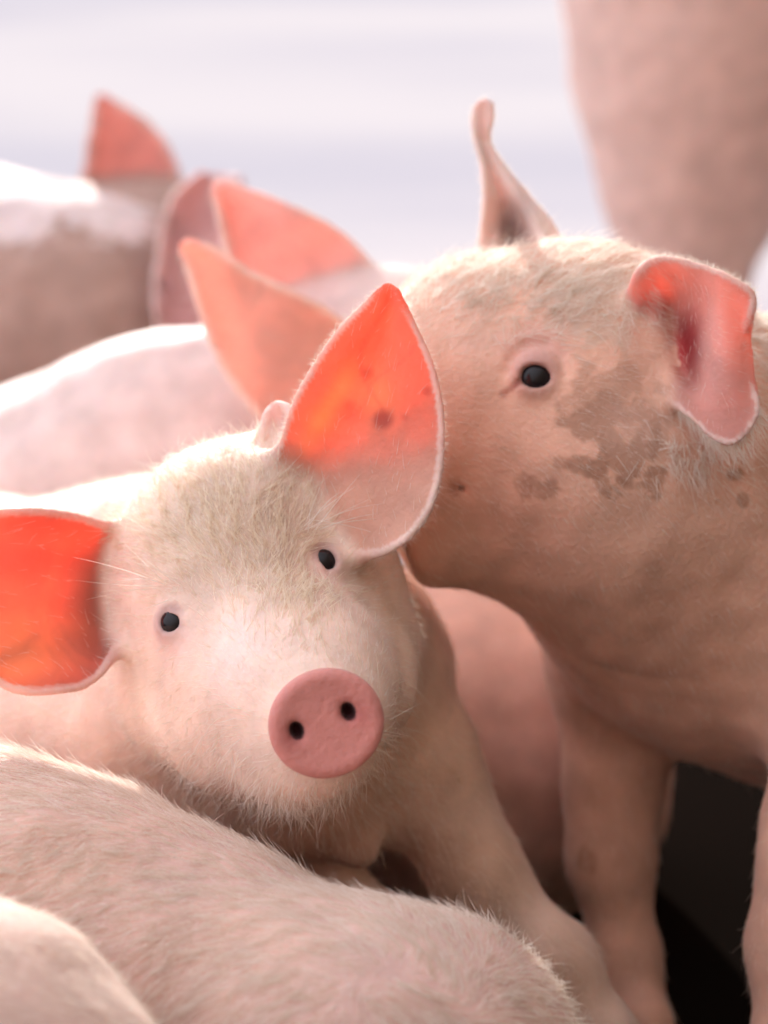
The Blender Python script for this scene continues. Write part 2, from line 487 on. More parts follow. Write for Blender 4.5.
PINK = (0.80, 0.52, 0.43)
GLOW = (1.0, 0.50, 0.34)
def build_pig(label, prims, ears=(), fine=None, h0=0.002, h1=0.006, carve=(), base=PINK, spots=(), eyes=(), name='pig', extra=None, bump=0.0011, name_snout=None):
    v, f = surface(prims, ears, fine, h0, h1, carve)
    nv = normals(v, f)
    r_ = np.random.default_rng(len(v))
    kk = r_.normal(size=(12, 3)); kk *= (2*math.pi/np.linspace(.022, .08, 12)/np.linalg.norm(kk, axis=1))[:, None]
    dsp = np.sin(v@kk.T+r_.random(12)*6.28)@np.linspace(.4, 1, 12)
    keep = np.ones(len(v))
    for C, re, _ in eyes: keep *= sstep(np.linalg.norm(v-C, axis=1), re, re*2.6)
    if name_snout is not None: keep *= sstep(np.linalg.norm(v-name_snout, axis=1), 0.03, 0.05)
    if ears: keep *= 1-sstep(feval(prims, v), 0.0005, 0.003)
    v = v+nv*(dsp*keep*bump*0.35)[:, None]; v[:, 2] = np.maximum(v[:, 2], 0.001)
    nv = normals(v, f)
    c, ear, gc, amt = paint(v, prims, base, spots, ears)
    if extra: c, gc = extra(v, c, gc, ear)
    o = mesh_obj(name, v, f, SKIN, None, {'skin': c, 'ear': ear*amt, 'glow': gc})
    tag(o, label, 'pig')
    for C, re, _ in eyes: eye_obj(o, C, re)
    return o, v, f, nv, ear

# ==================================================================
#  the setting
# ==================================================================
def floor_mat():      # pale concrete; wet muck and the pigs' shade painted black near them (ragged edge)
    m, n, l, b = bsdf_mat('pen_floor_concrete')
    tcn = n.new('ShaderNodeTexCoord')
    ns = n.new('ShaderNodeTexNoise'); ns.inputs['Scale'].default_value = 1.3; ns.inputs['Detail'].default_value = 4
    mp = n.new('ShaderNodeMapping'); mp.inputs['Scale'].default_value = (0.35, 1.0, 1.0)
    l.new(tcn.outputs['Object'], mp.inputs[0]); l.new(mp.outputs[0], ns.inputs['Vector'])
    rp = n.new('ShaderNodeValToRGB')
    rp.color_ramp.elements[0].position = 0.38; rp.color_ramp.elements[0].color = (0.42, 0.42, 0.47, 1)
    rp.color_ramp.elements[1].position = 0.58; rp.color_ramp.elements[1].color = (0.51, 0.50, 0.52, 1)
    l.new(ns.outputs[0], rp.inputs[0])
    sp = n.new('ShaderNodeSeparateXYZ'); l.new(tcn.outputs['Object'], sp.inputs[0])
    n2 = n.new('ShaderNodeTexNoise'); n2.inputs['Scale'].default_value = 4; n2.inputs['Detail'].default_value = 5
    l.new(tcn.outputs['Object'], n2.inputs['Vector'])
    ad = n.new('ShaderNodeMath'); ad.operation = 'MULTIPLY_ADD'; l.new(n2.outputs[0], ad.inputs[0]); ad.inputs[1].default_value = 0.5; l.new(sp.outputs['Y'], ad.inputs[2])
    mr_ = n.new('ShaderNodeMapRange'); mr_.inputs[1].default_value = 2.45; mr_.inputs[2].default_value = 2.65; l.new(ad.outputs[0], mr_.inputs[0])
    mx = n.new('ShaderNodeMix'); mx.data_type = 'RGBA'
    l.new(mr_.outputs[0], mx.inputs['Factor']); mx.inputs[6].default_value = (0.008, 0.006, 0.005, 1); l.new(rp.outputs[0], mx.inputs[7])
    df = n.new('ShaderNodeBsdfDiffuse'); l.new(mx.outputs[2], df.inputs['Color']); l.new(df.outputs[0], n['Material Output'].inputs['Surface'])
    return m
def slab(name, x0, x1, y0, y1, z0, z1, mat):
    v = np.array([(x, y, z) for z in (z0, z1) for y in (y0, y1) for x in (x0, x1)], float)
    f = np.array([(0, 2, 3, 1), (4, 5, 7, 6), (0, 1, 5, 4), (2, 6, 7, 3), (0, 4, 6, 2), (1, 3, 7, 5)])
    o = mesh_obj(name, v, f, mat)
    o.data.polygons.foreach_set('use_smooth', np.zeros(6, bool))
    tag(o, kind='structure'); return o
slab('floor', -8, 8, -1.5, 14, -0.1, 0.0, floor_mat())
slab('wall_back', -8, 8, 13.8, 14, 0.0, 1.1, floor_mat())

# ==================================================================
#  1. the pig looking at the camera
# ==================================================================
def frame_from(n_, roll):
    a1 = V(math.cos(roll), math.sin(roll), 0); a1 = unit(a1-(a1@n_)*n_)
    return [a1, np.cross(n_, a1), n_]
hero_trunk = [(305, 680, 1.66, 148), (150, 660, 1.76, 163), (-80, 690, 1.88, 185), (-230, 720, 1.95, 175)]
hero = []
hero += chain(hero_trunk, 0.05)
hero += chain([(330, 690, 1.61, 128), (385, 755, 1.62, 82)], 0.028)
hero += chain([(140, 728, 1.60, 90), (20, 715, 1.70, 122), (-80, 700, 1.80, 150)], 0.05)
hero += chain([(215, 770, 1.60, 86), (315, 790, 1.59, 72)], 0.022)
hero += [ball(235, 585, 1.545, 128, 0.04)]
hero += [ball(262, 560, 1.545, 118, 0.03), ball(298, 515, 1.55, 74, 0.03)]
hero += [ball(205, 690, 1.535, 82, 0.03), ball(332, 645, 1.535, 84, 0.03), ball(345, 690, 1.495, 68, 0.03), ball(238, 712, 1.49, 62, 0.03)]
hero += chain([(250, 625, 1.50, 92), (303, 690, 1.44, 80), (322, 716, 1.402, 60)], 0.03)
hero += chain([(240, 735, 1.50, 62), (300, 755, 1.43, 46), (322, 758, 1.405, 36)], 0.02)
hero += chain([(418, 770, 1.62, 68), (480, 880, 1.62, 43), (550, 965, 1.62, 40)], 0.018)
hero += leg([(548, 965, 1.62, 42), (600, 1040, 1.62, 34), (655, 1120, 1.62, 27), (670, 1157, 1.62, 24)], 0.02)
hero += chain([(240, 825, 1.62, 55), (315, 868, 1.62, 32), (395, 928, 1.62, 24)], 0.012)
hero += leg([(395, 928, 1.62, 24), (405, 1040, 1.62, 23), (430, 1140, 1.60, 22)], 0.02)
hero += [ball(360, 852, 1.575, 15, 0.018)]
for dx, dd in ((0, -0.06), (-30, 0.08)):
    hero += leg([(-230+dx, 800, 1.95+dd, 110), (-270+dx, 900, 1.97+dd, 55), (-300+dx, 960, 2.0+dd, 34), (-270+dx, 1080, 1.96+dd, 28)], 0.04)
SN_N = unit(CAM-P(326, 723, 1.37)+V(60, 190, 0, 1.0)*2.2)
SN_A = frame_from(SN_N, math.radians(-20))
SN_C = P(326, 723, 1.372)
hero += [Disc(SN_C, (0.0282, 0.0262), SN_A, 0.009, 0.0045, 0.0035)]
hero += [Ell(SN_C+SN_N*0.0095+SN_A[0]*0.001, (0.020, 0.017, 0.0018), SN_A, 0.004, True)]
for x, y in ((297, 732), (349, 713)):
    q = P(x, y, 1.36)
    q = q+SN_N*((SN_C+SN_N*0.009-q)@SN_N)
    ax_ = frame_from(SN_N, math.radians(-20 if x > 320 else -20))
    hero += [Ell(q, (0.0036, 0.0048, 0.016), ax_, 0.003, True)]
hero_eyes = [add_eye(hero, 172, 623, 11.5, 9, math.radians(-5), 0.0088, 0.42), add_eye(hero, 326, 561, 9, 11, math.radians(-20), 0.0088, 0.42)]
for e1, e2 in (((181, 627), (189, 632)), ((328, 569), (331, 578))):
    q1, _ = march(hero, *e1); q2, _ = march(hero, *e2); hero += [Cone(q1, 0.0010, q2, 0.0003, 0.002, True)]
for arc in ([(158, 618), (163, 609), (174, 606), (184, 611)], [(314, 560), (315, 549), (323, 543), (333, 546)]):
    q = [march(hero, *p_)[0] for p_ in arc]
    for a_, b_ in zip(q[:-1], q[1:]): hero += [Cone(a_, 0.0007, b_, 0.0007, 0.004, True)]
# mouth line
hero += [Cone(P(262, 772, 1.395), 0.0012, P(215, 740, 1.44), 0.0012, 0.004, True)] if False else []
h_ear_l = Ear([(150, 535, 1.545), (110, 527, 1.515), (70, 515, 1.50), (20, 511, 1.49), (-40, 520, 1.49), (-85, 560, 1.50)],
              [(160, 625, 1.535), (122, 645, 1.505), (97, 677, 1.49), (65, 690, 1.48), (0, 683, 1.475), (-80, 600, 1.49)], 0.020, 0.0021, 0.005, k=0.012,
              prof=lambda t, v: 0.0015*math.sin(9*v+3*t), tint=(0.70, 0.27, 0.20), glow=(0.98, 0.24, 0.15), amt=0.68)
h_ear_r = Ear([(250, 505, 1.525), (280, 450, 1.495), (298, 398, 1.478), (333, 340, 1.475), (367, 303, 1.475), (387, 285, 1.475)],
              [(325, 548, 1.515), (385, 551, 1.465), (428, 512, 1.450), (442, 445, 1.455), (433, 372, 1.465), (397, 291, 1.475)], 0.012, 0.0021, 0.005, k=0.018,
              prof=lambda t, v: -0.004*math.exp(-((v-0.12)/0.12)**2)*(1-t)+0.0012*math.sin(10*v-4*t), tint=(0.70, 0.37, 0.27), glow=(1.0, 0.26, 0.14), amt=0.66)
nub = Ear([(262, 470, 1.52), (263, 435, 1.52), (267, 414, 1.52), (275, 405, 1.52)], [(285, 470, 1.51), (293, 435, 1.51), (290, 410, 1.51), (280, 404, 1.515)], 0.006, 0.0024, 0.003, n=30, m=24, tint=(0.85, 0.58, 0.52), amt=0.3)
hero_spots = [(250, 520, None, 120, (0.50, 0.36, 0.26), 0.65, 0.0), (290, 590, None, 60, (0.50, 0.36, 0.26), 0.5, 0.0),
              (180, 520, None, 70, (0.62, 0.48, 0.37), 0.4, 0.0),
              (235, 650, None, 70, (0.88, 0.67, 0.61), 0.7, 0.0), (170, 640, None, 40, (0.82, 0.56, 0.52), 0.6, 0.0),
              (326, 575, None, 30, (0.78, 0.50, 0.46), 0.5, 0.0),
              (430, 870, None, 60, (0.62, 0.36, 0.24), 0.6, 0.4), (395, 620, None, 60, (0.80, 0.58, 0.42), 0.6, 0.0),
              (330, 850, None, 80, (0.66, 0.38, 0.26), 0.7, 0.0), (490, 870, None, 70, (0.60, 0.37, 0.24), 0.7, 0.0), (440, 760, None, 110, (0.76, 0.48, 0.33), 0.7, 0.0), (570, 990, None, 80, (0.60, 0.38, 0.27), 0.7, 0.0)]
def hero_extra(v, c, gc, ear):
    q = v-SN_C; r = np.sqrt(((q@SN_A[0])/0.0282)**2+((q@SN_A[1])/0.0262)**2); z = q@SN_N
    m = (1-sstep(r, 1.0, 1.12))*sstep(z, -0.006, -0.002)
    c = c*(1-m[:, None])+np.array((0.66, 0.27, 0.235))*m[:, None]
    for x, y in ((297, 732), (349, 713)):
        p = P(x, y, 1.36); p = p+SN_N*((SN_C+SN_N*0.009-p)@SN_N)
        hz = (v-SN_C)@SN_N; rr = np.linalg.norm((v-p)-((v-p)@SN_N)[:, None]*SN_N, axis=1)
        k_ = (1-sstep(rr, 0.0045, 0.0085))*np.maximum(0.15, 1-sstep(hz, 0.0035, 0.0065))*(np.linalg.norm(v-p, axis=1) < 0.03)
        p2 = p+V(-7 if x < 320 else 9, 8 if x < 320 else 4, 0, 1.36); k2 = np.exp(-(np.linalg.norm((v-p2)-((v-p2)@SN_N)[:, None]*SN_N, axis=1)/0.0062)**2)*m*0.55
        c = c*(1-k2[:, None])+np.array((0.42, 0.10, 0.09))*k2[:, None]
        c = c*(1-k_[:, None])+np.array((0.10, 0.02, 0.025))*k_[:, None]
    for (C, re, n_) in hero_eyes:
        k_ = (1-sstep(np.linalg.norm(v-C, axis=1), 0.0095, 0.014))*0.7
        c = c*(1-k_[:, None])+np.array((0.42, 0.24, 0.23))*k_[:, None]
    # the left ear: thick and dark red at its root, thinner and more orange towards the low rim; faint cross streaks
    q = v-P(100, 600, 1.5); u_, w_ = (q@RT)*F/1.5, -(q@UP)*F/1.5
    k_ = np.exp(-((u_+2)/26)**2-(w_/55)**2)*(ear > 0.05)*(u_ < 40)
    st = (0.5+0.5*np.sin(w_*0.16+0.012*u_*np.sin(w_*.03)+1.0))*0.35*(ear > 0.05)*(u_ < 20)*np.exp(-((u_+50)/60)**2)
    gc = gc*(1-0.75*k_[:, None])*(1-st[:, None]*np.array((.25, .6, .6)))
    og = np.exp(-((u_+80)/60)**2-((w_-60)/45)**2)*(u_ < 20)*(ear > 0.05)
    gc = gc+og[:, None]*np.array((0.0, 0.22, 0.08))
    # shadow low on the right ear, put in as translucency falling towards its base
    q = v-P(370, 395, 1.47); w_ = -(q@UP)*F/1.47; u_ = (q@RT)*F/1.47
    k_ = sstep(w_+0.10*u_, 10, 110)*(u_ > -130)*(ear > 0)
    ear *= 1-0.7*k_
    # the right ear: a brighter, thinner patch and branching veins
    q = v-P(370, 395, 1.47); u_, w_ = (q@RT)*F/1.47, -(q@UP)*F/1.47
    k_ = (np.exp(-((u_-10)/18)**2-((w_-5)/30)**2)+np.exp(-((u_+35+0.6*w_)/12)**2-((w_-15)/40)**2))*(ear > 0.05)
    gc = gc+k_[:, None]*np.array((0.0, 0.16, 0.05))
    ve = np.exp(-((u_-(4+14*np.sin(w_*0.045)))/2.2)**2)*(w_ < 30)+np.exp(-((u_-(-12-0.9*(w_-10)+6*np.sin(w_*.12)))/2.2)**2)*(w_ > -50)*(w_ < 25)
    ve = np.clip(ve, 0, 1)*(ear > .3)*.35*(np.abs(u_) < 70)*(np.abs(w_) < 100)
    gc = gc*(1-ve[:, None]*np.array((.25, .8, .8)))
    for x, y, r_, cc in ((383, 420, 12, 0.2), (367, 373, 8, 0.6), (427, 392, 6, 0.5), (350, 405, 7, 0.75), (405, 418, 5, 0.7)):
        p = P(x, y, 1.472)
        k_ = (1-sstep(np.linalg.norm((v-p)-((v-p)@FW)[:, None]*FW, axis=1), 0.3*r_*1.47/F, r_*1.47/F*1.2))*(ear > 0.1)
        gc = gc*(1-k_[:, None]*(1-cc))+np.array((0.45, 0.03, 0.03))*k_[:, None]*(1-cc)
        c = c*(1-k_[:, None]*(1-cc)*.7)+np.array((0.45, 0.08, 0.06))*k_[:, None]*(1-cc)*.7
    return c, gc
fineH = (P(-90, 800, 1.50)-np.array([0, 0.14, 0.0]), P(445, 285, 1.50)+np.array([0, 0.10, 0.0]))
fineH = (np.minimum(*fineH), np.maximum(*fineH))
sniff_prims = []
# ==================================================================
#  2. the pig nuzzling its ear
# ==================================================================
sn = sniff_prims
sn += [ball(595, 372, 1.585, 116, 0.03)]
sn += chain([(560, 365, 1.60, 105), (490, 370, 1.60, 94), (445, 402, 1.59, 88), (400, 436, 1.565, 68), (362, 446, 1.555, 57)], 0.04)
sn += chain([(480, 470, 1.575, 92), (430, 500, 1.565, 66)], 0.03)
sn += chain([(540, 500, 1.60, 92), (480, 520, 1.58, 52), (432, 540, 1.565, 33)], 0.03)
sn += [ball(590, 470, 1.58, 112, 0.03)]
sn += chain([(650, 472, 1.62, 162), (724, 534, 1.67, 190), (822, 562, 1.73, 206), (1000, 560, 1.84, 232), (1180, 575, 1.98, 215)], 0.06)
sn += chain([(600, 670, 1.73, 56), (614, 790, 1.735, 40), (612, 860, 1.73, 38)], 0.03)
sn += leg([(612, 860, 1.73, 38), (624, 960, 1.73, 31), (634, 1020, 1.73, 29), (640, 1090, 1.72, 28)], 0.02)
sn += chain([(860, 690, 1.60, 90), (825, 850, 1.57, 50), (790, 950, 1.57, 40)], 0.04)
sn += leg([(790, 950, 1.57, 40), (785, 1060, 1.57, 33), (790, 1200, 1.56, 30)], 0.02)
for dx, dd in ((0, -0.07), (-40, 0.09)):
    sn += leg([(1180+dx, 680, 1.98+dd, 130), (1210+dx, 800, 2.0+dd, 60), (1250+dx, 850, 2.03+dd, 38), (1225+dx, 950, 2.0+dd, 30)], 0.04)
EYE_ARC = [(507, 372), (512, 356), (525, 345), (545, 343), (560, 354), (566, 374)]
sn_arc = []
for x, y in EYE_ARC:
    p, d = march(sn, x, y); sn_arc.append(p)
# snout disc, hidden behind the other pig's ear
sq = P(352, 448, 1.552); sN = unit(V(-90, 30, -0.02, 1.55)); sA = frame_from(sN, math.radians(90)) if False else [unit(np.cross(sN, FW)), unit(np.cross(sN, np.cross(sN, FW))), sN]
sn += [Disc(sq, (0.029, 0.026), sA, 0.010, 0.005, 0.004)]
# mouth crease
sn += [Cone(P(462, 488, 1.527), 0.0016, P(436, 484, 1.527), 0.002, 0.004, True)]
sn_eyes = [add_eye(sn, 536, 377, 16, 12, math.radians(6), 0.0105, 0.42, 0.0032)]
for a_, b_ in zip(sn_arc[:-1], sn_arc[1:]): sn += [Cone(a_, 0.0009, b_, 0.0009, 0.0045, True)]
c1, _ = march(sn, 521, 381); c2, _ = march(sn, 503, 394)
sn += [Cone(c1, 0.0014, c2, 0.0004, 0.002, True)]
def s_prof(t, v):
    slot = 0.020*math.exp(-((t-0.40-0.05*(v-.5))/0.10)**2)*float(sstep(v, 0.15, 0.35))*(1-float(sstep(v, 0.8, 0.98)))
    fold = -0.009*math.exp(-((t-0.62)/0.09)**2)*math.sin(math.pi*v)
    lobe = -0.012*math.exp(-((t-0.12)/0.16)**2)*float(sstep(v, 0.35, 0.8))+0.007*math.exp(-((t-0.20)/0.08)**2-((v-0.72)/0.13)**2)
    return slot+fold+lobe
s_ear_n = Ear([(640, 372, 1.535), (690, 415, 1.50), (715, 438, 1.485), (738, 440, 1.48), (758, 408, 1.48), (743, 372, 1.485), (741, 340, 1.485)],
              [(632, 300, 1.535), (640, 272, 1.515), (662, 258, 1.50), (700, 266, 1.49), (735, 280, 1.482), (754, 297, 1.48), (747, 330, 1.483)], 0.012, 0.0018, 0.005, k=0.009,
              prof=s_prof, n=110, m=90, tint=(0.80, 0.44, 0.38), glow=(1.0, 0.42, 0.34), amt=0.45)
s_ear_f = Ear([(484, 290, 1.645), (481, 240, 1.645), (484, 200, 1.645), (482, 165, 1.65), (474, 135, 1.655), (474, 112, 1.66), (482, 100, 1.66)],
              [(562, 255, 1.66), (548, 222, 1.66), (527, 195, 1.66), (505, 168, 1.66), (489, 142, 1.66), (492, 118, 1.66), (492, 103, 1.66)], 0.004, 0.0018, 0.004, k=0.007,
              prof=lambda t, v: (0.022*math.exp(-((v-0.42)/0.16)**2)-0.012*math.exp(-((v-0.8)/0.15)**2))*max(0, 1-t*1.3), n=110, m=70, tint=(0.86, 0.70, 0.66), glow=(1.0, 0.6, 0.5), amt=0.14)
BR = (0.42, 0.22, 0.145)
sn_spots = [(600, 430, None, 34, BR, .75, .9), (625, 455, None, 36, BR, .7, 1.0), (585, 465, None, 16, BR, .7, .9), (545, 490, None, 18, BR, .7, 1.1),
            (523, 484, None, 12, BR, .6, .9), (650, 480, None, 18, BR, .65, 1.), (560, 462, None, 9, BR, .6, .7), (605, 480, None, 16, BR, .6, 1.),
            (735, 475, None, 12, BR, .7, .9), (742, 500, None, 8, BR, .7, .7), (608, 405, None, 52, (0.52, 0.29, 0.20), .6, .7), (640, 430, None, 40, (0.58, 0.36, 0.28), .45, .5),
            (535, 350, None, 40, (0.72, 0.42, 0.38), .6, 0), (455, 489, None, 9, (0.4, 0.15, 0.1), .5, 0),
            (590, 300, None, 60, (0.62, 0.50, 0.40), .5, .5), (480, 330, None, 50, (0.74, 0.55, 0.46), .4, 0),
            (660, 660, None, 170, (0.70, 0.38, 0.26), .6, 0), (620, 850, None, 130, (0.62, 0.35, 0.24), .7, 0), (520, 540, None, 80, (0.76, 0.42, 0.32), .5, 0), (583, 860, None, 16, (0.42, 0.22, 0.14), .7, .5)]
def sn_extra(v, c, gc, ear):
    for (C, re, n_) in sn_eyes:
        k_ = (1-sstep(np.linalg.norm(v-C, axis=1), 0.0125, 0.018))*0.6
        c = c*(1-k_[:, None])+np.array((0.42, 0.22, 0.20))*k_[:, None]
    k_ = np.clip(1-np.array([np.linalg.norm(v-(c1*(1-t)+c2*t), axis=1) for t in np.linspace(0, 1, 6)]).min(0)/0.003, 0, 1)
    c = c*(1-k_[:, None])+np.array((0.35, 0.07, 0.04))*k_[:, None]
    px, py = px_of(v)
    # grey-brown hair and painted shadow inside the far ear; red canal of the near ear
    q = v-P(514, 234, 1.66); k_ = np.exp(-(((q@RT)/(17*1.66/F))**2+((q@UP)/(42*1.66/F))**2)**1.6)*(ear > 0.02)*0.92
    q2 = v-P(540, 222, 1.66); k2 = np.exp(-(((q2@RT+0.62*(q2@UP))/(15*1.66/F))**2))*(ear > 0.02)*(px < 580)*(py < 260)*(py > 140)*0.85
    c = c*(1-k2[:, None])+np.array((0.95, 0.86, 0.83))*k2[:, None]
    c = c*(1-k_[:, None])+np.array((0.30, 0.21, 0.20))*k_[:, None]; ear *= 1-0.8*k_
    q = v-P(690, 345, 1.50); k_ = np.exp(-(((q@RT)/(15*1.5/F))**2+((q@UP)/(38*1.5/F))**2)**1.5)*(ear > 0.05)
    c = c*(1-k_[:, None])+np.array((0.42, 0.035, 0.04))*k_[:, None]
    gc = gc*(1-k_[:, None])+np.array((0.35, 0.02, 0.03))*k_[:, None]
    q = v-P(655, 292, 1.50); k_ = np.exp(-(((q@RT)/(18*1.5/F))**2+((q@UP)/(20*1.5/F))**2)**1.5)*(ear > 0.05)*.7
    c = c*(1-k_[:, None])+np.array((0.78, 0.22, 0.20))*k_[:, None]
    q = v-P(710, 350, 1.50); k_ = np.exp(-(((q@RT)/(11*1.5/F))**2+((q@UP)/(45*1.5/F))**2)**1.5)*(ear > 0.05)*.8
    c = c*(1-k_[:, None])+np.array((0.90, 0.62, 0.56))*k_[:, None]
    return c, gc
p0 = P(400, 590, 1.60)-np.array([0, 0.14, 0]); p1 = P(765, 95, 1.60)+np.array([0, 0.10, 0])
fineS = (np.minimum(p0, p1), np.maximum(p0, p1))

hero_o, hv, hf, hn, hear = build_pig('white pig facing the camera with a round pink snout and two glowing red-orange ears',
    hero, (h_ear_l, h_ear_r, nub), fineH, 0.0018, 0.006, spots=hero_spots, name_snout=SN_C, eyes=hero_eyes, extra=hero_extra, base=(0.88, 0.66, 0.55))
sn_o, sv, sf, snn, sear = build_pig('pig in profile with brown cheek blotches and folded ear, nuzzling its neighbour',
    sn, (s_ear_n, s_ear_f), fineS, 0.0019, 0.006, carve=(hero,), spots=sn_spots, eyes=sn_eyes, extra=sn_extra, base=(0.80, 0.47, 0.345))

# ==================================================================
#  3. the two pigs lying in the foreground
# ==================================================================
fg_tr = [(-230, 965, 1.53, 225), (-110, 985, 1.48, 235), (50, 1038, 1.42, 235), (235, 1106, 1.375, 213), (390, 1122, 1.345, 188)]
fg = chain(fg_tr, 0.05)+belly(fg_tr, 0.85)
fg += [ball(330, 1060, 1.30, 120, 0.05), ball(420, 1080, 1.36, 160, 0.03)]
fg += leg([(420, 1250, 1.30, 90), (520, 1320, 1.28, 45), (560, 1400, 1.26, 34)], 0.03)
fg += chain([(-230, 950, 1.53, 200), (-380, 960, 1.60, 150), (-500, 1000, 1.64, 110), (-600, 1060, 1.66, 60)], 0.05)
cn_tr = [(-420, 1000, 1.34, 215), (-240, 1060, 1.28, 212), (-62, 1132, 1.22, 206), (35, 1235, 1.19, 212)]
cn = chain(cn_tr, 0.05)+belly(cn_tr, 0.85)
cn += chain([(-420, 1000, 1.34, 190), (-560, 960, 1.42, 130), (-660, 1000, 1.46, 70)], 0.05)
fg_spots = [(60, 860, None, 90, (0.68, 0.44, 0.33), .5, 0), (200, 960, None, 110, (0.62, 0.38, 0.28), .5, 0), (400, 960, None, 70, (0.84, 0.58, 0.54), .6, 0)]
fg_o, fv, ff, fn, _ = build_pig('pale hairy back and rump of a pig lying in the foreground below the snout', fg, (), None, 0.004, 0.0045, carve=(hero, ), spots=fg_spots, base=(0.72, 0.48, 0.42))
cn_o, cv_, cf, cnn, _ = build_pig('pale hairy pig back cut off by the bottom left corner', cn, (), None, 0.004, 0.0045, carve=(fg,), base=(0.68, 0.47, 0.40))

# ==================================================================
#  4. the pigs behind
# ==================================================================
bt_tr = [(425, 700, 1.90, 132), (490, 750, 1.92, 165), (548, 800, 1.96, 105)]
bt = chain(bt_tr, 0.05)+belly(bt_tr[1:], 0.9, 0.04)
bt_o, bv, bf, bn, _ = build_pig('pink pig flank lying behind the front legs, below the chin of the nuzzling pig', bt, (), None, 0.004, 0.005, carve=(hero, sn), base=(0.70, 0.44, 0.36))

md_tr = [(-330, 590, 2.20, 165), (-180, 575, 2.14, 165), (0, 562, 2.07, 152), (150, 505, 2.0, 150)]
md = chain(md_tr, 0.05)+chain([(150, 505, 2.0, 148), (240, 460, 1.97, 108), (340, 395, 1.96, 92), (405, 372, 1.95, 84), (480, 430, 1.98, 52), (505, 450, 2.0, 42)], 0.05)
md += [ball(165, 425, 1.97, 76, 0.04)]
for x, d in ((130, 1.96), (190, 2.08), (-320, 2.16), (-360, 2.28)):
    md += leg([(x, 620, d, 70), (x+5, 760, d, 32), (x, 900, d, 24)], 0.04)
m_ear_n = Ear([(300, 455, 1.86), (258, 415, 1.85), (222, 365, 1.85), (200, 310, 1.85), (186, 262, 1.85), (181, 246, 1.85)],
              [(372, 360, 1.88), (338, 320, 1.86), (300, 296, 1.85), (250, 272, 1.85), (215, 250, 1.85), (188, 241, 1.85)], 0.010, 0.0027, 0.004, n=90, m=80, tint=(0.88, 0.58, 0.50), glow=(1.0, 0.50, 0.40), amt=0.48)
m_ear_f = Ear([(310, 345, 1.92), (262, 325, 1.92), (238, 290, 1.92), (224, 240, 1.92), (217, 205, 1.92), (215, 186, 1.92)],
              [(400, 310, 1.94), (380, 278, 1.93), (348, 240, 1.93), (310, 216, 1.92), (262, 196, 1.92), (222, 183, 1.92)], 0.012, 0.0027, 0.004, n=90, m=80,
              prof=lambda t, v: 0.008*math.sin(6*v), tint=(0.88, 0.58, 0.54), glow=(1.0, 0.50, 0.44), amt=0.38)
md_o, mv, mf, mn, mear = build_pig('white pig behind with two salmon ears raised side by side', md, (m_ear_n, m_ear_f), (P(170, 460, 1.90)-.05, P(400, 170, 1.90)+.05), 0.0032, 0.007,
    carve=(hero, sn, bt), base=(0.75, 0.58, 0.55))

fr = chain([(-260, 345, 2.65, 165), (-120, 340, 2.55, 166), (0, 352, 2.50, 168), (95, 345, 2.48, 138), (170, 290, 2.52, 84), (230, 330, 2.60, 50)], 0.06)
for x, d in ((40, 2.42), (60, 2.55), (-240, 2.58), (-260, 2.7)):
    fr += leg([(x, 430, d, 60), (x, 560, d, 26), (x, 640, d, 20)], 0.04)
f_ear_a = Ear([(88, 215, 2.50), (84, 175, 2.50), (90, 135, 2.50), (97, 98, 2.50)],
              [(182, 225, 2.50), (178, 170, 2.50), (150, 125, 2.50), (104, 96, 2.50)], 0.012, 0.0034, 0.005, n=50, m=46, tint=(0.68, 0.36, 0.33), glow=(0.9, 0.42, 0.36), amt=0.4)
f_ear_b = Ear([(200, 176, 2.42), (172, 200, 2.38), (158, 250, 2.34), (155, 310, 2.32), (160, 352, 2.32)],
              [(240, 180, 2.42), (232, 220, 2.38), (226, 270, 2.34), (215, 320, 2.32), (176, 356, 2.32)], 0.014, 0.0034, 0.005, n=60, m=46, tint=(0.72, 0.42, 0.42), glow=(0.9, 0.42, 0.36), amt=0.4)
fr_o, *_ = build_pig('blurred pig, coloured brown for shade, far behind at the left edge with one raised ear', fr, (f_ear_a, f_ear_b), None, 0.0045, 0.0045, base=(0.46, 0.30, 0.25), spots=[(0, 190, 2.4, 90, (0.85, 0.72, 0.72), .9, .3), (110, 205, 2.4, 60, (0.85, 0.72, 0.72), .9, .3), (-100, 180, 2.4, 90, (0.85, 0.72, 0.72), .9, .3)])  # flank shade put into the base colour, sunlit back into the pale spots

lg = chain([(960, -170, 2.95, 215), (840, -150, 2.85, 210), (740, -60, 2.8, 176)], 0.08)
lg += chain([(730, -30, 2.8, 165), (712, 80, 2.8, 132), (692, 200, 2.8, 77), (694, 285, 2.8, 46)], 0.05)
lg += leg([(694, 285, 2.8, 46), (680, 380, 2.82, 33), (676, 450, 2.8, 28), (676, 520, 2.8, 26)], 0.03)
lg += leg([(830, -30, 2.98, 150), (850, 200, 3.0, 60), (845, 285, 3.02, 42), (835, 400, 3.0, 28), (835, 470, 3.0, 26)], 0.04)
lg += chain([(960, -170, 2.95, 215), (1200, -160, 3.1, 215), (1380, -180, 3.2, 180), (1500, -140, 3.3, 110)], 0.08)
for x, d in ((1290, 3.0), (1340, 3.25)):
    lg += leg([(x, 0, d, 90), (x, 250, d, 36), (x, 420, d, 28)], 0.04)
lg_o, *_ = build_pig('tall blurred pig standing behind at top right, only its hindquarter and hind leg in view', lg, (), None, 0.007, 0.008, base=(0.72, 0.48, 0.41))

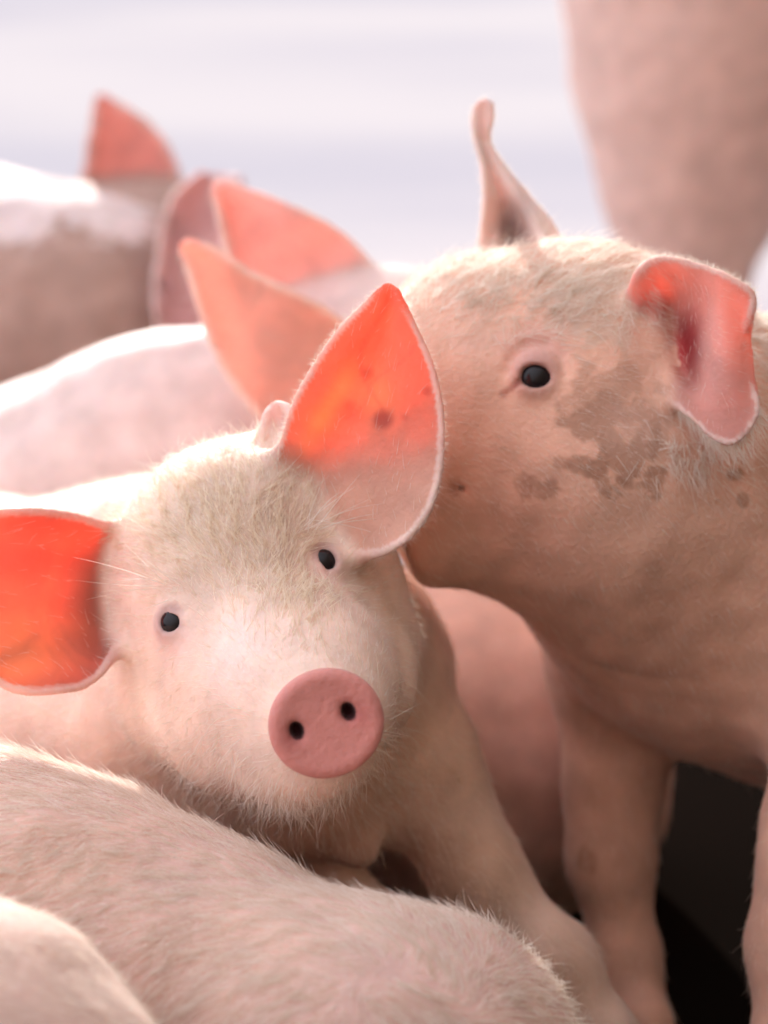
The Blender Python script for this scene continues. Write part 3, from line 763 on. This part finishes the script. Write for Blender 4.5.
# ==================================================================
#  fur
# ==================================================================
rng = np.random.default_rng(11)
def in_ell(px, py, x, y, rx, ry): return np.exp(-(((px-x)/rx)**2+((py-y)/ry)**2))
hero_flow = flow_field([(326, 640, 1.40, -20, -60, .03), (300, 600, 1.45, -10, -60, .04), (250, 560, 1.46, -35, -60, .05), (200, 500, 1.5, -40, -50, .05), (300, 500, 1.48, 20, -60, .05),
    (150, 560, 1.5, -60, -20, .03), (130, 640, 1.5, -60, 10, .03), (200, 700, 1.48, -50, 40, .03), (200, 780, 1.5, -40, 50, .04), (330, 800, 1.45, 0, 60, .02),
    (290, 800, 1.45, -8, 60, .02), (390, 760, 1.5, 40, 50, .03), (410, 690, 1.5, 50, 30, .03), (360, 600, 1.48, 50, -10, .03), (60, 760, 1.65, -60, 10, .05), (60, 560, 1.7, -60, 0, .06),
    (-80, 600, 1.8, -60, 0, .06), (450, 720, 1.6, 20, 60, .02), (480, 880, 1.6, 40, 60, 0), (350, 530, 1.48, 40, -40, .02), (400, 420, 1.47, 20, -60, 0), (20, 600, 1.49, -60, 0, 0)])
def dens_short(c, px, py):
    return 1.0+1.5*in_ell(px, py, 250, 520, 110, 80)
notear = None
def fur(name, parent, v, f, nv, count, flow, L0, L1, rad, mat, dens=None, seed=1, eyes=(), **kw):
    p, n_ = scatter(v, f, nv, count, dens, seed)
    if eyes:
        fd = flow(p); keep = np.ones(len(p), bool)
        for C, re, _ in eyes:
            for s_ in (0, .25, .5, .75, 1.0): keep &= np.linalg.norm(p+fd*L1*s_-C, axis=1) > re+0.0035
        p, n_ = p[keep], n_[keep]
    r_ = np.random.default_rng(seed+50)
    L = L0+(L1-L0)*r_.random(len(p))**1.5
    return make_fur(name, parent, p, n_, flow(p), L, rad, mat, seed=seed, **kw)
def hero_mask(c, px, py):     # no bristle on the snout disc, nor on the faces of the ears
    q = c-SN_C; z = q@SN_N; r = np.sqrt((q@SN_A[0])**2+(q@SN_A[1])**2)
    m = ~((r < 0.031) & (z > -0.008))
    for (C, re, n_) in hero_eyes: m &= np.linalg.norm(c-C, axis=1) > 0.013
    return m*1.0
kdh = None
fe = feval(hero, hv[hf].mean(1)); earf = (fe > 0.006)
def hero_d1(c, px, py): return hero_mask(c, px, py)*np.where(earf, 0.15, 1.0)*(0.8+1.2*in_ell(px, py, 240, 520, 120, 80))*np.where((px > 420) | (py > 880), 0.4, 1)
def hero_d2(c, px, py): return hero_mask(c, px, py)*(~earf)*(in_ell(px, py, 250, 530, 75, 60)+in_ell(px, py, 300, 590, 30, 45)+0.6*in_ell(px, py, 170, 530, 60, 40)+0.02)
def hero_d3(c, px, py): return hero_mask(c, px, py)*(~earf)*(in_ell(px, py, 300, 800, 70, 22)+in_ell(px, py, 390, 770, 22, 35)+0.5*in_ell(px, py, 200, 780, 70, 40)+0.35*in_ell(px, py, 250, 465, 80, 20))
fur('fine_fur', hero_o, hv, hf, hn, 42000, hero_flow, .006, .013, .00009, HAIR, hero_d1, 2, eyes=hero_eyes, lift=.3)
fur('forehead_bristles', hero_o, hv, hf, hn, 9500, hero_flow, .010, .021, .00017, HAIR_TAN, hero_d2, 3, eyes=hero_eyes, lift=.38, wild=.14, clump=.28)
fur('chin_bristles', hero_o, hv, hf, hn, 3200, hero_flow, .010, .026, .00014, HAIR, hero_d3, 4, eyes=hero_eyes, lift=.55, wild=.3, clump=.3)
def lashes(name, parent, roots, dirs, L, rad, seed=1, mat=HAIR):
    """long single hairs: roots/dirs in pixels"""
    R_ = []; D_ = []
    for (x, y, d), (dx, dy, dd) in zip(roots, dirs):
        R_.append(P(x, y, d)); D_.append(unit(V(dx, dy, dd, d)))
    R_ = np.array(R_); D_ = np.array(D_)
    nn = np.tile(-FW, (len(R_), 1))
    return make_fur(name, parent, R_, nn, D_, np.array(L), rad, mat, lift=0.15, bend=0.1, wild=0.04, npt=7, seed=seed)
def lash_set(parent, prims, items, rad=.00019, seed=5, dz=0.004):
    roots, dirs, L = [], [], []
    for x, y, x2, y2 in items:
        p, d = march(prims, x, y)
        roots.append((x, y, d-dz)); dirs.append((x2-x, y2-y, -0.012)); L.append(math.hypot(x2-x, y2-y)*d/F*1.12)
    return lashes('eyelashes', parent, roots, dirs, L, rad, seed)
lash_set(hero_o, hero, [(165, 585, 96, 552), (163, 586, 93, 588), (160, 588, 108, 590), (158, 582, 120, 570), (166, 583, 128, 548), (172, 580, 152, 560), (176, 582, 150, 563), (168, 600, 140, 612), (150, 590, 100, 586)])
lash_set(hero_o, hero, [(315, 530, 350, 478), (312, 528, 372, 492), (316, 526, 388, 516), (310, 524, 338, 478), (306, 522, 326, 476), (305, 530, 360, 505), (312, 520, 366, 524), (304, 526, 345, 488), (300, 520, 310, 470), (308, 533, 312, 500), (318, 530, 380, 506)], seed=6, dz=0.016)
lash_set(sn_o, sn, [(505, 342, 500, 322), (512, 338, 516, 318), (518, 338, 560, 330), (525, 336, 566, 342), (535, 334, 575, 328), (540, 334, 575, 342), (550, 338, 585, 340), (560, 345, 595, 345), (560, 350, 592, 350),
    (497, 345, 488, 330), (520, 336, 546, 320), (530, 334, 556, 320), (508, 342, 530, 326), (556, 338, 572, 322), (515, 336, 540, 331)], .00018, 6)

fes = feval(sn, sv[sf].mean(1)); earfs = (fes > 0.005)
sn_flow = flow_field([(430, 330, 1.53, 50, -20, .01), (480, 310, 1.53, 60, -10, .02), (560, 300, 1.5, 60, 5, .02), (620, 320, 1.5, 50, 10, .02), (540, 420, 1.48, 50, 20, .02), (480, 450, 1.5, 50, 20, .01), (600, 470, 1.48, 50, 25, .02),
    (440, 560, 1.53, 30, 30, .01), (680, 450, 1.5, 30, 60, .02), (700, 430, 1.5, 35, 55, .02), (740, 380, 1.6, 50, 50, .02), (760, 500, 1.6, 60, 20, .05), (650, 620, 1.55, 50, 40, .04), (610, 850, 1.7, 5, 60, 0),
    (520, 200, 1.66, -10, -60, 0), (740, 350, 1.48, 50, 10, -.02)])
def sn_mask(c):
    m = np.ones(len(c))
    for (C, re, n_) in sn_eyes: m *= np.linalg.norm(c-C, axis=1) > 0.018
    return m
fur('fine_fur', sn_o, sv, sf, snn, 36000, sn_flow, .005, .011, .00008, HAIR, lambda c, px, py: sn_mask(c)*np.where(earfs, .3, 1.)*np.where(py > 520, .35, 1)*(1+2.0*in_ell(px, py, 540, 290, 120, 45)), 7, eyes=sn_eyes, lift=.25)
fur('crown_bristles', sn_o, sv, sf, snn, 6500, sn_flow, .010, .022, .00016, HAIR, lambda c, px, py: sn_mask(c)*(~earfs)*(in_ell(px, py, 530, 290, 100, 30)+.7*in_ell(px, py, 700, 450, 35, 22)+.5*in_ell(px, py, 760, 340, 25, 60)), 8, eyes=sn_eyes, lift=.35, clump=.4)
# fringe on the rims of the ears
def rim_fringe(parent, ear, count, L0, L1, seed, rad=.00006):
    r_ = np.random.default_rng(seed)
    n, m = ear.pts.shape[:2]
    roots, dirs = [], []
    for _ in range(count):
        i = r_.integers(3, n-1); side = r_.integers(0, 2); j = 0 if side == 0 else m-1; j2 = 6 if side == 0 else m-7
        p = ear.pts[i, j]; out_ = unit(p-ear.pts[i, j2]+1e-9); tip = unit(ear.pts[min(i+2, n-1), j]-ear.pts[i-2, j]+1e-9)
        roots.append(p+out_*0.001); dirs.append(unit(out_*0.8+tip*0.9))
    roots = np.array(roots); dirs = np.array(dirs)
    return make_fur('ear_fringe', parent, roots, dirs, dirs+r_.normal(size=dirs.shape)*.2, L0+(L1-L0)*r_.random(count), rad, HAIR, lift=.5, bend=.1, wild=.25, seed=seed)
rim_fringe(hero_o, h_ear_r, 2600, .002, .006, 21)
rim_fringe(hero_o, h_ear_l, 1800, .002, .005, 22)
rim_fringe(sn_o, s_ear_n, 3000, .002, .006, 23)
rim_fringe(sn_o, s_ear_f, 1500, .002, .005, 24)
rim_fringe(md_o, m_ear_n, 1500, .002, .005, 25)
rim_fringe(md_o, m_ear_f, 1500, .002, .005, 26)

fg_flow = flow_field([(0, 800, 1.4, -60, 25, .0), (60, 900, 1.3, -50, 35, -.01), (150, 900, 1.3, -55, 35, 0), (200, 1000, 1.25, -50, 40, 0), (300, 900, 1.3, -40, 30, 0), (260, 960, 1.25, -45, 40, 0),
    (380, 930, 1.3, -30, -20, .01), (450, 950, 1.3, -20, -35, .01), (520, 980, 1.3, 40, 30, .02), (420, 1000, 1.25, 40, 40, 0), (340, 930, 1.3, -50, 10, 0)])
fur('coat', fg_o, fv, ff, fn, 36000, fg_flow, .010, .022, .00017, HAIR, None, 9, lift=.24, wild=.10, clump=.3)
cn_flow = flow_field([(0, 960, 1.15, 50, 25, 0), (60, 1000, 1.12, 45, 40, 0), (0, 1020, 1.1, 55, 20, 0)])
fur('coat', cn_o, cv_, cf, cnn, 9000, cn_flow, .006, .013, .00008, HAIR, None, 10, lift=.25)
fur('coat', bt_o, bv, bf, bn, 9000, flow_field([(450, 600, 1.8, -40, 40, 0), (500, 800, 1.8, -20, 60, 0)]), .006, .012, .00007, HAIR, None, 12, lift=.2)
fur('coat', md_o, mv, mf, mn, 14000, flow_field([(100, 400, 1.9, -60, 15, 0), (250, 420, 1.9, -50, 20, 0), (380, 300, 1.9, -40, -20, 0), (430, 310, 1.9, 10, -50, 0)]), .006, .013, .00008, HAIR, None, 13, lift=.25)

def ear_tuft(parent, ear, t0, t1, v0, v1, count, vec, L0, L1, seed, rad=.00012, front=-0.002):
    r_ = np.random.default_rng(seed); n, m = ear.pts.shape[:2]
    i = (r_.uniform(t0, t1, count)*(n-1)).astype(int); j = (r_.uniform(v0, v1, count)*(m-1)).astype(int)
    roots = ear.pts[i, j]+FW*front
    d_ = unit(V(*vec, 1.5))+r_.normal(size=(count, 3))*.22
    return make_fur('ear_tuft', parent, roots, np.tile(-FW, (count, 1)), d_, L0+(L1-L0)*r_.random(count), rad, HAIR, lift=.25, bend=.25, wild=.12, seed=seed)
ear_tuft(sn_o, s_ear_n, .04, .28, .45, .9, 260, (40, 28, -.004), .007, .014, 31)
ear_tuft(sn_o, s_ear_n, .15, .75, 0, .03, 420, (26, 50, .004), .008, .019, 32, .00014, .003)
ear_tuft(sn_o, s_ear_f, .0, .22, .15, .85, 200, (14, -40, -.006), .008, .018, 33)
